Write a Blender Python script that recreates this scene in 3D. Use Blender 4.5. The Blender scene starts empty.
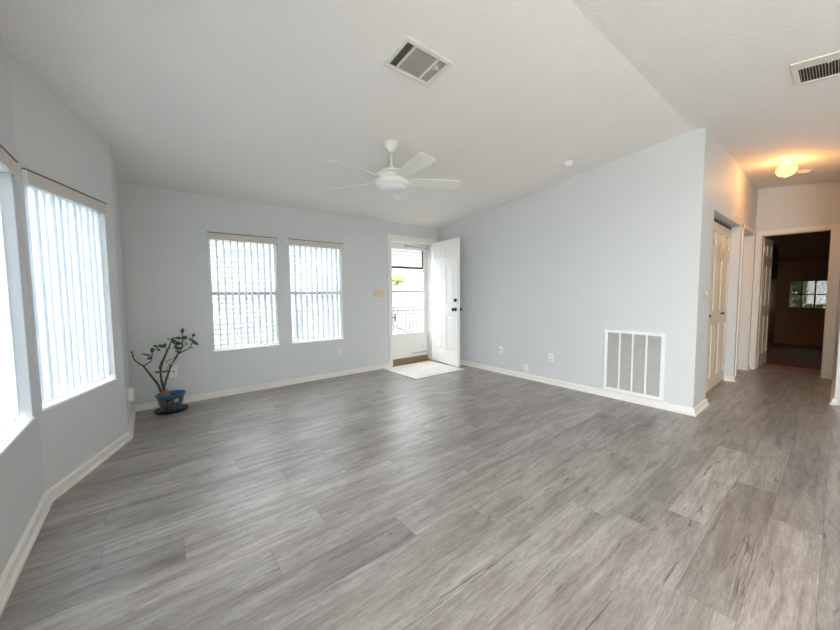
import bpy, bmesh, math, random
from mathutils import Vector, Matrix, Euler
random.seed(7)
S = bpy.context.scene
COL = S.collection
R = math.radians

# ------------------------------------------------------------------ camera
YAW, PITCH, ROLL, FPX = 38.696, -3.771, -0.486, 337.96
cy, sy, cp, sp = math.cos(R(YAW)), math.sin(R(YAW)), math.cos(R(PITCH)), math.sin(R(PITCH))
fwd = Vector((sy*cp, cy*cp, sp)); r0 = Vector((cy, -sy, 0)); u0 = r0.cross(fwd)
cr, sr = math.cos(R(ROLL)), math.sin(R(ROLL))
right = r0*cr + u0*sr; up = -r0*sr + u0*cr
cam = bpy.data.cameras.new('camera'); camo = bpy.data.objects.new('camera', cam); COL.objects.link(camo)
m = Matrix((right, up, -fwd)).transposed().to_4x4(); m.translation = Vector((0, 0, 1.2))
camo.matrix_world = m
cam.sensor_fit = 'HORIZONTAL'; cam.sensor_width = 36; cam.lens = FPX/840*36; cam.clip_start = .02; cam.clip_end = 200
S.camera = camo

# ------------------------------------------------------------------ world, light, exposure
W = bpy.data.worlds.new('sky'); S.world = W; W.use_nodes = True
bg = W.node_tree.nodes['Background']; bg.inputs[0].default_value = (.93, .96, 1.0, 1); bg.inputs[1].default_value = 4.1
S.view_settings.view_transform = 'Standard'; S.view_settings.look = 'None'
S.view_settings.gamma = 1; S.view_settings.use_curve_mapping = False
S.view_settings.exposure = 1.37

def portal(loc, rot, sx, sy_):
    l = bpy.data.lights.new('window_portal', 'AREA'); l.shape = 'RECTANGLE'; l.size = sx; l.size_y = sy_
    l.cycles.is_portal = True
    o = bpy.data.objects.new('window_portal', l); COL.objects.link(o); o.location = loc; o.rotation_euler = rot

def fill_lamp(loc, rot, sx, sy_, w, col=(1, .98, .96)):
    l = bpy.data.lights.new('added_fill_lamp', 'AREA'); l.shape = 'RECTANGLE'; l.size = sx; l.size_y = sy_; l.energy = w; l.color = col
    o = bpy.data.objects.new('added_fill_lamp', l); COL.objects.link(o); o.location = loc; o.rotation_euler = rot
fill_lamp((-.34, -1.45, 1.03), (0, -R(90), 0), 1.9, 1.75, 64)      # added fill lamp outside an invented side door behind the camera

# ------------------------------------------------------------------ geometry constants
XR, YF, YH, XE, XL, XC, YB, YC = 4.037, 4.535, .848, 7.083, -.189, -.521, 3.674, 2.829
YBACK = -2.6; YR = .94
YC2, YB2 = 1.05, .205          # the bay is symmetrical
def cz(x, y):
    zr = 2.318 + .1047*(YF-YR)
    return zr - .1047*(y-YR) if y > YR else zr - .11*(YR-y)

# ------------------------------------------------------------------ materials
def mat(name, col, rough=.6, metal=0, spec=.5):
    mt = bpy.data.materials.new(name); mt.use_nodes = True
    b = mt.node_tree.nodes['Principled BSDF']
    b.inputs['Base Color'].default_value = (*col, 1); b.inputs['Roughness'].default_value = rough
    b.inputs['Metallic'].default_value = metal; b.inputs['Specular IOR Level'].default_value = spec
    return mt
def nd(mt, t): return mt.node_tree.nodes.new(t)
def lk(mt, a, b): mt.node_tree.links.new(a, b)
def textured(name, col, rough=.7, scale=60, amt=.05, bump=.1, dist=.004, bscale=None, detail=3):
    mt = mat(name, col, rough); b = mt.node_tree.nodes['Principled BSDF']
    tc = nd(mt, 'ShaderNodeTexCoord'); n = nd(mt, 'ShaderNodeTexNoise'); n.inputs['Scale'].default_value = scale
    n.inputs['Detail'].default_value = detail
    lk(mt, tc.outputs['Object'], n.inputs['Vector'])
    mx = nd(mt, 'ShaderNodeMix'); mx.data_type = 'RGBA'
    mx.inputs[6].default_value = (*[c*(1-amt) for c in col], 1); mx.inputs[7].default_value = (*[min(1, c*(1+amt)) for c in col], 1)
    lk(mt, n.outputs['Fac'], mx.inputs[0]); lk(mt, mx.outputs[2], b.inputs['Base Color'])
    n2 = n
    if bscale:
        n2 = nd(mt, 'ShaderNodeTexNoise'); n2.inputs['Scale'].default_value = bscale; n2.inputs['Detail'].default_value = 4
        lk(mt, tc.outputs['Object'], n2.inputs['Vector'])
    bp = nd(mt, 'ShaderNodeBump'); bp.inputs['Strength'].default_value = bump; bp.inputs['Distance'].default_value = dist
    lk(mt, n2.outputs['Fac'], bp.inputs['Height']); lk(mt, bp.outputs[0], b.inputs['Normal'])
    return mt
M = {}
M['wall'] = textured('wall_paint', (.65, .66, .66), .6, 3, .02, .12, .003, 90)
M['ceil'] = textured('ceiling_paint', (.87, .825, .785), .8, 2, .02, .55, .006, 45)
M['trim'] = textured('trim_paint', (.81, .77, .71), .4, 12, .02, .03)
M['jamb'] = textured('jamb_paint', (.84, .815, .77), .4, 12, .02, .03)
M['white'] = textured('white_paint', (.90, .89, .86), .35, 15, .015, .03)
M['hdoor'] = textured('hall_door_paint', (.80, .70, .55), .4, 15, .02, .03)
M['vinyl'] = textured('white_vinyl', (.84, .85, .84), .35, 20, .01, .02)
M['val'] = textured('blind_valance', (.62, .58, .53), .5, 40, .03, .05)
M['valedge'] = mat('valance_edge', (.20, .13, .09), .5)
M['fan'] = textured('fan_white', (.84, .82, .76), .4, 20, .01, .02)
M['gap'] = mat('dark_gap', (.03, .028, .025), .8)
M['duct'] = textured('duct_interior', (.10, .09, .085), .8, 20, .1, .05)
M['mid'] = textured('vent_half_shade', (.52, .49, .45), .5, 20, .1, .05)  # paler tone standing in for the weaker shade behind some register louvres
M['vent'] = textured('vent_enamel', (.76, .73, .66), .4, 20, .02, .02)
M['grille'] = textured('grille_enamel', (.86, .87, .86), .35, 20, .01, .02)
M['slatgray'] = textured('grille_louver', (.60, .58, .56), .5, 12, .12, .02)
M['black'] = mat('black_metal', (.015, .015, .016), .35, .3)
M['darkbr'] = mat('aged_bronze', (.05, .045, .04), .3, .8)
M['brass'] = textured('almond_brass_plate', (.70, .58, .34), .4, 30, .04, .02)
M['ivory'] = textured('ivory_plastic', (.78, .76, .70), .4, 30, .01, .01)
M['plwhite'] = textured('white_plastic', (.85, .85, .83), .35, 30, .01, .01)
M['thresh'] = textured('worn_threshold', (.30, .20, .11), .6, 25, .3, .1)
M['bag'] = textured('black_cloth', (.01, .009, .009), .9, 40, .3, .2)
M['farwall'] = textured('brown_panelling', (.36, .17, .06), .6, 3, .15, .05)
M['farfloor'] = textured('brown_tile', (.24, .095, .045), .6, 4, .25, .05)
M['fartile'] = textured('rose_tile', (.45, .27, .21), .5, 8, .15, .05)
M['alum'] = mat('dark_aluminium', (.05, .05, .05), .4, .6)
M['greyal'] = mat('grey_aluminium', (.52, .55, .58), .4, .3)
M['siding'] = textured('pale_siding', (.46, .465, .46), .7, 4, .02, .02)
M['soffit'] = textured('eave_soffit', (.22, .25, .30), .7, 4, .05, .02)
M['deck'] = textured('grey_deck', (.45, .44, .42), .8, 10, .1, .05)
M['ground'] = textured('pale_ground', (.16, .17, .12), .9, 3, .15, .1)
M['rail'] = mat('railing_white', (.30, .30, .31), .5)
M['railgrey'] = mat('railing_grey', (.22, .22, .23), .5)
M['leaf'] = textured('yellow_green_leaf', (.50, .56, .22), .6, 20, .2, .1)
M['tree'] = textured('tree_leaf', (.10, .13, .06), .7, 8, .4, .1)
M['bark'] = textured('plant_bark', (.085, .062, .045), .8, 60, .35, .5)
M['pleaf'] = textured('plant_leaf', (.035, .085, .03), .45, 40, .35, .1)
M['soil'] = textured('dark_soil', (.035, .025, .018), .95, 80, .4, .5)
M['saucer'] = textured('dark_saucer', (.018, .015, .015), .3, 30, .2, .05)

def glassmat(name, tint, gl=.06):
    mt = bpy.data.materials.new(name); mt.use_nodes = True; nt = mt.node_tree; nt.nodes.clear()
    o = nt.nodes.new('ShaderNodeOutputMaterial'); mx = nt.nodes.new('ShaderNodeMixShader')
    t = nt.nodes.new('ShaderNodeBsdfTransparent'); t.inputs[0].default_value = (*tint, 1)
    g = nt.nodes.new('ShaderNodeBsdfGlossy'); g.inputs['Roughness'].default_value = .02
    mx.inputs[0].default_value = gl
    nt.links.new(t.outputs[0], mx.inputs[1]); nt.links.new(g.outputs[0], mx.inputs[2]); nt.links.new(mx.outputs[0], o.inputs[0])
    return mt
M['glass'] = glassmat('window_glass', (.90, .92, .92))
M['tint'] = glassmat('tinted_window_glass', (.86, .88, .88))

def translucent(name, col, tr, trcol):
    mt = bpy.data.materials.new(name); mt.use_nodes = True; nt = mt.node_tree; nt.nodes.clear()
    o = nt.nodes.new('ShaderNodeOutputMaterial'); mx = nt.nodes.new('ShaderNodeMixShader')
    d = nt.nodes.new('ShaderNodeBsdfDiffuse'); d.inputs[0].default_value = (*col, 1)
    t = nt.nodes.new('ShaderNodeBsdfTranslucent'); 
    tc = nt.nodes.new('ShaderNodeTexCoord'); mp = nt.nodes.new('ShaderNodeMapping'); mp.inputs['Scale'].default_value = (300, 300, 3)
    n = nt.nodes.new('ShaderNodeTexNoise'); n.inputs['Scale'].default_value = 1
    cr_ = nt.nodes.new('ShaderNodeMix'); cr_.data_type = 'RGBA'
    cr_.inputs[6].default_value = (*[c*.93 for c in trcol], 1); cr_.inputs[7].default_value = (*trcol, 1)
    nt.links.new(tc.outputs['Object'], mp.inputs[0]); nt.links.new(mp.outputs[0], n.inputs['Vector']); nt.links.new(n.outputs['Fac'], cr_.inputs[0])
    nt.links.new(cr_.outputs[2], t.inputs[0])
    mx.inputs[0].default_value = tr
    nt.links.new(d.outputs[0], mx.inputs[1]); nt.links.new(t.outputs[0], mx.inputs[2]); nt.links.new(mx.outputs[0], o.inputs[0])
    return mt
M['slat'] = translucent('bay_blind_vane', (.80, .81, .82), .62, (.88, .92, .97))
M['slat2'] = translucent('front_blind_vane', (.82, .83, .83), .55, (.84, .87, .88))

def emis(name, col, st):
    mt = mat(name, (.9, .85, .75), .3); b = mt.node_tree.nodes['Principled BSDF']
    b.inputs['Emission Color'].default_value = (*col, 1); b.inputs['Emission Strength'].default_value = st
    return mt
M['lampglass'] = emis('lit_lamp_glass', (1, .74, .36), .22)
M['lampglass'].node_tree.nodes['Principled BSDF'].inputs['Base Color'].default_value = (.42, .36, .26, 1)
_nt = M['lampglass'].node_tree; _mx = _nt.nodes.new('ShaderNodeMixShader'); _tr = _nt.nodes.new('ShaderNodeBsdfTransparent')
_tr.inputs[0].default_value = (1, .93, .8, 1); _mx.inputs[0].default_value = .45
_nt.links.new(_nt.nodes['Principled BSDF'].outputs[0], _mx.inputs[1]); _nt.links.new(_tr.outputs[0], _mx.inputs[2]); _nt.links.new(_mx.outputs[0], _nt.nodes['Material Output'].inputs[0])
M['frost'] = mat('frosted_glass', (.80, .82, .82), .35)

# floor: plank mesh gives local uv (metres), a random id and a tone per plank
def floor_mat():
    mt = mat('grey_vinyl_plank', (.3, .28, .26), .38); b = mt.node_tree.nodes['Principled BSDF']; b.inputs['Specular IOR Level'].default_value = .72
    uv = nd(mt, 'ShaderNodeUVMap'); uv.uv_map = 'UVMap'
    at = nd(mt, 'ShaderNodeAttribute'); at.attribute_name = 'rnd'
    tn = nd(mt, 'ShaderNodeAttribute'); tn.attribute_name = 'tone'
    cmb = nd(mt, 'ShaderNodeCombineXYZ'); lk(mt, at.outputs['Fac'], cmb.inputs[2])
    mu = nd(mt, 'ShaderNodeMath'); mu.operation = 'MULTIPLY'; mu.inputs[1].default_value = 37; lk(mt, at.outputs['Fac'], mu.inputs[0])
    mu2 = nd(mt, 'ShaderNodeMath'); mu2.operation = 'MULTIPLY'; mu2.inputs[1].default_value = 91; lk(mt, at.outputs['Fac'], mu2.inputs[0])
    lk(mt, mu.outputs[0], cmb.inputs[0]); lk(mt, mu2.outputs[0], cmb.inputs[1])
    ad = nd(mt, 'ShaderNodeVectorMath'); ad.operation = 'ADD'; lk(mt, uv.outputs[0], ad.inputs[0]); lk(mt, cmb.outputs[0], ad.inputs[1])
    def noise(sc, scale, det, dist=0, rough=.55):
        mp = nd(mt, 'ShaderNodeMapping'); mp.inputs['Scale'].default_value = sc; lk(mt, ad.outputs[0], mp.inputs[0])
        n = nd(mt, 'ShaderNodeTexNoise'); n.inputs['Scale'].default_value = scale; n.inputs['Detail'].default_value = det
        n.inputs['Distortion'].default_value = dist; n.inputs['Roughness'].default_value = rough
        lk(mt, mp.outputs[0], n.inputs['Vector']); return n
    fine = noise((16, 150, 1), 1, 7, .1, .8)
    med = noise((2.6, 26, 1), 1, 8, .5, .68)
    big = noise((1.8, 6, 1), 1, 3, .3)
    crk = noise((.5, 8, 1), 1, 4, .35, .55)
    msk = noise((2.6, 7, 1), 1, 2, .3)
    knot = noise((6, 14, 1), 1, 3, .8)
    def ramp(src, pts):
        r = nd(mt, 'ShaderNodeValToRGB'); e = r.color_ramp.elements
        while len(e) < len(pts): e.new(.5)
        for i, (p, c) in enumerate(pts): e[i].position = p; e[i].color = (*c, 1) if len(c) == 3 else c
        lk(mt, src, r.inputs[0]); return r
    base = ramp(med.outputs['Fac'], [(.30, (.225, .190, .170)), (.5, (.335, .302, .280)), (.68, (.43, .397, .372))])
    def mult(a, bb, fac=1.0):
        mx = nd(mt, 'ShaderNodeMix'); mx.data_type = 'RGBA'; mx.blend_type = 'MULTIPLY'; mx.inputs[0].default_value = fac
        lk(mt, a, mx.inputs[6]); lk(mt, bb, mx.inputs[7]); return mx.outputs[2]
    c = base.outputs[0]
    f = ramp(fine.outputs['Fac'], [(.32, (.66, .65, .64)), (.6, (1.14, 1.14, 1.14))]); c = mult(c, f.outputs[0])
    g = ramp(big.outputs['Fac'], [(.3, (.78, .76, .75)), (.65, (1.1, 1.1, 1.1))]); c = mult(c, g.outputs[0])
    # cracks: thin iso lines of a stretched noise, masked
    sb = nd(mt, 'ShaderNodeMath'); sb.operation = 'SUBTRACT'; sb.inputs[1].default_value = .5; lk(mt, crk.outputs['Fac'], sb.inputs[0])
    ab = nd(mt, 'ShaderNodeMath'); ab.operation = 'ABSOLUTE'; lk(mt, sb.outputs[0], ab.inputs[0])
    ck = ramp(ab.outputs[0], [(.0, (1, 1, 1)), (.003, (.8, .8, .8)), (.009, (0, 0, 0))])
    mk = ramp(msk.outputs['Fac'], [(.54, (0, 0, 0)), (.61, (1, 1, 1))])
    mm = nd(mt, 'ShaderNodeMath'); mm.operation = 'MULTIPLY'; lk(mt, ck.outputs[0], mm.inputs[0]); lk(mt, mk.outputs[0], mm.inputs[1])
    mx = nd(mt, 'ShaderNodeMix'); mx.data_type = 'RGBA'; lk(mt, mm.outputs[0], mx.inputs[0]); lk(mt, c, mx.inputs[6]); mx.inputs[7].default_value = (.10, .085, .08, 1); c = mx.outputs[2]
    kn = ramp(knot.outputs['Fac'], [(.66, (1, 1, 1)), (.74, (.62, .58, .56))]); c = mult(c, kn.outputs[0])
    # tone per plank
    tm = nd(mt, 'ShaderNodeCombineColor'); 
    for i in range(3): lk(mt, tn.outputs['Fac'], tm.inputs[i])
    c = mult(c, tm.outputs[0])
    # seams
    sx = nd(mt, 'ShaderNodeSeparateXYZ'); lk(mt, uv.outputs[0], sx.inputs[0])
    def edge(sock, lo, hi):
        a = nd(mt, 'ShaderNodeMath'); a.operation = 'LESS_THAN'; a.inputs[1].default_value = lo; lk(mt, sock, a.inputs[0])
        bq = nd(mt, 'ShaderNodeMath'); bq.operation = 'GREATER_THAN'; bq.inputs[1].default_value = hi; lk(mt, sock, bq.inputs[0])
        mxx = nd(mt, 'ShaderNodeMath'); mxx.operation = 'MAXIMUM'; lk(mt, a.outputs[0], mxx.inputs[0]); lk(mt, bq.outputs[0], mxx.inputs[1]); return mxx
    e1 = edge(sx.outputs[1], .0012, .1788); e2 = edge(sx.outputs[0], .0014, 1.2186)
    em = nd(mt, 'ShaderNodeMath'); em.operation = 'MAXIMUM'; lk(mt, e1.outputs[0], em.inputs[0]); lk(mt, e2.outputs[0], em.inputs[1])
    es = nd(mt, 'ShaderNodeMath'); es.operation = 'MULTIPLY'; es.inputs[1].default_value = .55; lk(mt, em.outputs[0], es.inputs[0])
    mx2 = nd(mt, 'ShaderNodeMix'); mx2.data_type = 'RGBA'; lk(mt, es.outputs[0], mx2.inputs[0]); lk(mt, c, mx2.inputs[6]); mx2.inputs[7].default_value = (.11, .10, .09, 1)
    lk(mt, mx2.outputs[2], b.inputs['Base Color'])
    bp = nd(mt, 'ShaderNodeBump'); bp.inputs['Strength'].default_value = .25; bp.inputs['Distance'].default_value = .002
    lk(mt, fine.outputs['Fac'], bp.inputs['Height']); lk(mt, bp.outputs[0], b.inputs['Normal'])
    rr = ramp(med.outputs['Fac'], [(.3, (.38, .38, .38)), (.7, (.29, .29, .29))]); lk(mt, rr.outputs[0], b.inputs['Roughness'])
    return mt
M['floor'] = floor_mat()

def tile_mat():
    mt = mat('entry_vinyl_tile', (.7, .66, .6), .45); b = mt.node_tree.nodes['Principled BSDF']
    tc = nd(mt, 'ShaderNodeTexCoord'); br = nd(mt, 'ShaderNodeTexBrick'); br.offset = 0; br.squash = 1
    br.inputs['Color1'].default_value = (.86, .82, .77, 1); br.inputs['Color2'].default_value = (.82, .78, .72, 1); br.inputs['Mortar'].default_value = (.62, .57, .50, 1)
    br.inputs['Scale'].default_value = 1; br.inputs['Brick Width'].default_value = .15; br.inputs['Row Height'].default_value = .15; br.inputs['Mortar Size'].default_value = .003
    lk(mt, tc.outputs['Object'], br.inputs['Vector']); lk(mt, br.outputs['Color'], b.inputs['Base Color']); return mt
M['tile'] = tile_mat()

def pot_mat():
    mt = mat('painted_pottery', (.05, .2, .4), .3); b = mt.node_tree.nodes['Principled BSDF']
    tc = nd(mt, 'ShaderNodeTexCoord'); sx = nd(mt, 'ShaderNodeSeparateXYZ'); lk(mt, tc.outputs['Object'], sx.inputs[0])
    def ramp(src, pts, const=False):
        r = nd(mt, 'ShaderNodeValToRGB'); e = r.color_ramp.elements
        if const: r.color_ramp.interpolation = 'CONSTANT'
        while len(e) < len(pts): e.new(.5)
        for i, (p, c) in enumerate(pts): e[i].position = p; e[i].color = (*c, 1)
        lk(mt, src, r.inputs[0]); return r
    n = nd(mt, 'ShaderNodeTexNoise'); n.inputs['Scale'].default_value = 22; n.inputs['Detail'].default_value = 2; n.inputs['Distortion'].default_value = 1.5
    lk(mt, tc.outputs['Object'], n.inputs['Vector'])
    sw = ramp(n.outputs['Fac'], [(0, (.02, .012, .012)), (.44, (.14, .045, .025)), (.50, (.38, .24, .12)), (.53, (.02, .08, .16)), (.63, (.03, .20, .22))], True)
    zz = nd(mt, 'ShaderNodeMath'); zz.operation = 'MULTIPLY_ADD'; zz.inputs[1].default_value = .12; lk(mt, n.outputs['Fac'], zz.inputs[0]); lk(mt, sx.outputs[2], zz.inputs[2])
    band = ramp(zz.outputs[0], [(0, (0, 0, 0)), (.17, (1, 1, 1))], True)
    mx = nd(mt, 'ShaderNodeMix'); mx.data_type = 'RGBA'; lk(mt, band.outputs[0], mx.inputs[0]); lk(mt, sw.outputs[0], mx.inputs[6]); mx.inputs[7].default_value = (.02, .11, .22, 1)
    lk(mt, mx.outputs[2], b.inputs['Base Color']); return mt
M['pot'] = pot_mat()

# ------------------------------------------------------------------ mesh helpers
def link(name, bm, mt, parent=None, loc=None, smooth=False, bevel=0):
    me = bpy.data.meshes.new(name)
    bmesh.ops.recalc_face_normals(bm, faces=bm.faces)
    if smooth:
        for f in bm.faces: f.smooth = True
    bm.to_mesh(me); bm.free()
    o = bpy.data.objects.new(name, me); COL.objects.link(o)
    if isinstance(mt, (list, tuple)):
        for q in mt: me.materials.append(q)
    else: me.materials.append(mt)
    if parent: o.parent = parent
    if loc: o.location = loc
    if bevel:
        md = o.modifiers.new('bevel', 'BEVEL'); md.width = bevel; md.segments = 2; md.limit_method = 'ANGLE'; md.angle_limit = R(40)
    return o
def box(bm, x0, x1, y0, y1, z0, z1, mi=0):
    v = [bm.verts.new((x, y, z)) for x in (x0, x1) for y in (y0, y1) for z in (z0, z1)]
    for q in ((0, 1, 3, 2), (4, 6, 7, 5), (0, 4, 5, 1), (2, 3, 7, 6), (0, 2, 6, 4), (1, 5, 7, 3)):
        f = bm.faces.new([v[i] for i in q]); f.material_index = mi
def prism(bm, pts, z0, z1f):
    """pts: footprint; z1f: function (x,y)->top z ; z0 number or function"""
    g = z0 if callable(z0) else (lambda x, y: z0)
    lo = [bm.verts.new((x, y, g(x, y))) for x, y in pts]; hi = [bm.verts.new((x, y, z1f(x, y))) for x, y in pts]
    n = len(pts); bm.faces.new(lo[::-1]); bm.faces.new(hi)
    for i in range(n): bm.faces.new((lo[i], lo[(i+1) % n], hi[(i+1) % n], hi[i]))
def lathe(bm, prof, seg=32, center=(0, 0, 0), sx=1, sy_=1, mi=0):
    rings = []
    for r, z in prof:
        if r < 1e-6: rings.append([bm.verts.new((center[0], center[1], center[2]+z))])
        else: rings.append([bm.verts.new((center[0]+r*sx*math.cos(2*math.pi*i/seg), center[1]+r*sy_*math.sin(2*math.pi*i/seg), center[2]+z)) for i in range(seg)])
    for a, b in zip(rings, rings[1:]):
        for i in range(seg):
            j = (i+1) % seg
            if len(a) == 1 and len(b) == 1: continue
            if len(a) == 1: f = bm.faces.new((a[0], b[j], b[i]))
            elif len(b) == 1: f = bm.faces.new((a[i], a[j], b[0]))
            else: f = bm.faces.new((a[i], a[j], b[j], b[i]))
            f.material_index = mi
def tube(bm, pts, radii, seg=8):
    rings = []
    for i, p in enumerate(pts):
        p = Vector(p); a = Vector(pts[max(0, i-1)]); b = Vector(pts[min(len(pts)-1, i+1)])
        d = (b-a).normalized(); ref = Vector((0, 0, 1)) if abs(d.z) < .9 else Vector((1, 0, 0))
        u = d.cross(ref).normalized(); w = d.cross(u)
        rr = radii[i] if isinstance(radii, (list, tuple)) else radii
        rings.append([bm.verts.new(p + (u*math.cos(2*math.pi*k/seg) + w*math.sin(2*math.pi*k/seg))*rr) for k in range(seg)])
    for a, b in zip(rings, rings[1:]):
        for i in range(seg): bm.faces.new((a[i], a[(i+1) % seg], b[(i+1) % seg], b[i]))
    bm.faces.new(rings[0][::-1]); bm.faces.new(rings[-1])
def B(): return bmesh.new()
def struct(o): o['kind'] = 'structure'; return o
def tag(o, label, cat, group=None, kind=None):
    o['label'] = label; o['category'] = cat
    if group: o['group'] = group
    if kind: o['kind'] = kind
    return o
def empty(name, loc=(0, 0, 0), rz=0, parent=None, rot=None):
    o = bpy.data.objects.new(name, None); COL.objects.link(o); o.location = loc
    o.rotation_euler = rot if rot else (0, 0, rz); o.empty_display_size = .1
    if parent: o.parent = parent
    return o
def copy_tree(o, parent=None):
    c = o.copy(); COL.objects.link(c); c.parent = parent
    for ch in list(o.children): copy_tree(ch, c)
    return c

# ------------------------------------------------------------------ walls
def wall(name, p0, p1, T=.12, openings=(), mt='wall', top=cz, ext0=0, ext1=0):
    """interior face runs p0->p1, outward thickness to the right of that direction; openings in (s0,s1,z0,z1)"""
    p0 = Vector(p0); p1 = Vector(p1); L = (p1-p0).length; d = (p1-p0)/L; n = Vector((d.y, -d.x))
    bm = B()
    cuts = sorted({-ext0, L+ext1} | {o[0] for o in openings} | {o[1] for o in openings} | ({(YR-p0.y)/d.y} if abs(d.y) > .9 and 0 < (YR-p0.y)/d.y < L else set()))
    def foot(a, b):
        A = p0+d*a; Bq = p0+d*b
        return [(A.x, A.y), (Bq.x, Bq.y), (Bq.x+n.x*T, Bq.y+n.y*T), (A.x+n.x*T, A.y+n.y*T)]
    tp = lambda x, y: top(x, y)+.004
    for a, b in zip(cuts, cuts[1:]):
        if b-a < 1e-5: continue
        op = [o for o in openings if o[0] <= a+1e-6 and o[1] >= b-1e-6]
        if op:
            o = op[0]
            if o[2] > .001: prism(bm, foot(a, b), 0, lambda x, y: o[2])
            prism(bm, foot(a, b), o[3], tp)
        else: prism(bm, foot(a, b), 0, tp)
    return struct(link(name, bm, M[mt]))
W1 = (.56, 1.30, .545, 1.90); W2 = (1.452, 2.205, .545, 1.905)
DO = (3.045, 3.868)       # front door opening
FX = .0
# far wall: p0 = right end so that thickness points +y
def farx(x): return XR+.12-x
wall('wall_far', (XR+.12, YF), (XL-.12, YF), .12, [(farx(W2[1]), farx(W2[0]), W2[2], W2[3]), (farx(W1[1]), farx(W1[0]), W1[2], W1[3]), (farx(DO[1]), farx(DO[0]), 0, 2.045)])
wall('wall_stub', (XL, YF), (XL, YB), .12)
ad = Vector((XC-XL, YC-YB)); AL = ad.length; adn = ad/AL
AW = (AL-.79, AL-.03)     # window on the angled side, measured from the stub end
wall('wall_bay_angle', (XL, YB), (XC, YC), .12, [(AW[0], AW[1], .545, 1.87)])
CW = (YC-2.715, YC-1.165)
wall('wall_bay_center', (XC, YC), (XC, YC2), .12, [(CW[0], CW[1], .545, 1.87)])
wall('wall_bay_return', (XC, YC2), (XL, YB2), .12, [(.03, .79, .545, 1.87)])
wall('wall_left', (XL, YB2), (XL, YBACK), .12, [(.75, 2.55, .04, 2.03)])
wall('wall_back', (XL-.12, YBACK), (5.65, YBACK), .12)
wall('wall_kitchen', (5.53, YBACK), (5.53, -.02), .12)
bm = B(); prism(bm, [(5.53, -.02), (XE, -.02), (XE, .0), (5.53, .0)], 0, lambda x, y: cz(x, y)+.004); struct(link('wall_hall_south', bm, M['wall']))
# right wall (thickness towards +x): direction -y
bm = B()
for a, b in ((YH, YR), (YR, YF)):
    prism(bm, [(XR, a), (XR+.12, a), (XR+.12, b), (XR, b)], 0, lambda x, y: cz(x, y)+.004)
struct(link('wall_right', bm, M['wall']))
# hall wall along +x, facing -y, starts after the right wall's thickness
bm = B()
hz = lambda x, y: cz(x, y)+.004
def hp(x0, x1, z0=0, zt=None, y1=YH+.12): prism(bm, [(x0, YH), (x1, YH), (x1, y1), (x0, y1)], z0, (lambda x, y: zt) if zt else hz)
C0, C1, D0, D1 = 4.505, 5.945, 6.075, 6.93
hp(XR+.12, C0); hp(C0, C1, 2.015, None); hp(C1, D0); hp(D0, D1, 2.0, None); hp(D1, XE)
struct(link('wall_hall', bm, M['wall']))
# deeper reveals of the closet recess
bm = B(); YK = YH+.12
box(bm, C0-.1, C0, YK, 1.08, 0, 2.3); box(bm, C1, D0, YK, 1.08, 0, 2.3); box(bm, C0, C1, YK, 1.08, 2.015, 2.3); box(bm, C0-.1, D0, 1.08, 1.12, 0, 2.3)
struct(link('wall_closet', bm, M['wall']))
# end wall
E0, E1 = .117, .785
bm = B()
def ep(y0, y1, z0=0): prism(bm, [(XE, y0), (XE+.12, y0), (XE+.12, y1), (XE, y1)], z0, hz)
ep(-.02, E0); ep(E0, E1, 2.0); ep(E1, YR); ep(YR, 1.12)
struct(link('wall_hall_end', bm, M['wall']))
# ceiling
def ceilpoly(x0, x1, y0, y1, bm, T=.1):
    pts = [(x0, y0), (x1, y0), (x1, y1), (x0, y1)]
    prism(bm, pts, cz, lambda x, y: cz(x, y)+T)
bm = B(); ceilpoly(-.65, 7.21, YR, YF+.12, bm); ceilpoly(-.65, 7.21, YBACK-.12, YR, bm)
struct(link('ceiling', bm, M['ceil']))

# ------------------------------------------------------------------ floor of planks
def bayx(y):
    if y > YB or y < YB2: return XL
    if YC2 <= y <= YC: return XC
    if y > YC: return XC+(XL-XC)*(y-YC)/(YB-YC)
    return XC+(XL-XC)*(YC2-y)/(YC2-YB2)
bm = B(); uvl = bm.loops.layers.uv.new('UVMap'); rl = bm.faces.layers.float.new('rnd'); tl = bm.faces.layers.float.new('tone')
PW, PL, Y0 = .18, 1.22, .005
known = {1: 1.607, 3: 1.928, 2: 2.168, 0: 2.511, 8: .39, 7: .977, 9: .67, 10: .077, 11: -.225, 12: .646, 18: .03, 6: 1.35, 5: .2, 4: .62}
tones = {(1, 0): .78, (3, 0): .80, (2, 0): 1.12, (3, -1): .98, (2, -1): .97, (0, 0): .86, (0, -1): 1.05, (1, -1): 1.02, (1, 1): 1.05, (7, -1): .80, (7, 0): 1.0, (8, 0): .97, (8, -1): .86, (9, -1): 1.16, (10, 0): 1.08, (10, -1): .85, (9, 0): .98, (4, 0): 1.0}
for k in range(-15, 26):
    ya = Y0+k*PW; yb = ya+PW
    y0 = max(ya, YBACK-.1); y1 = min(yb, YF+.1)
    if y1 <= y0: continue
    rng = random.Random(k*13+5)
    j0 = known.get(k, rng.uniform(0, PL))
    xmin = min(bayx(y0), bayx(y1))-.09
    xmax = 7.2 if ya < .8 else (XR+.1 if ya > 1.0 else 7.2)
    i = int(math.floor((xmin-j0)/PL))
    while j0+i*PL < xmax:
        a = max(xmin, j0+i*PL); b = min(xmax, j0+(i+1)*PL)
        if b-a > .001:
            vs = [bm.verts.new(q) for q in ((a, y0, 0), (b, y0, 0), (b, y1, 0), (a, y1, 0))]
            f = bm.faces.new(vs); f[rl] = rng.random(); f[tl] = tones.get((k, i), rng.choice((.90, .95, 1.0, 1.03, 1.07, .98)))
            for l, (x, y) in zip(f.loops, ((a, y0), (b, y0), (b, y1), (a, y1))): l[uvl].uv = (x-(j0+i*PL), y-ya)
        i += 1
me = bpy.data.meshes.new('floor'); bm.to_mesh(me); bm.free(); me.materials.append(M['floor'])
fo = struct(bpy.data.objects.new('floor', me)); COL.objects.link(fo)
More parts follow.
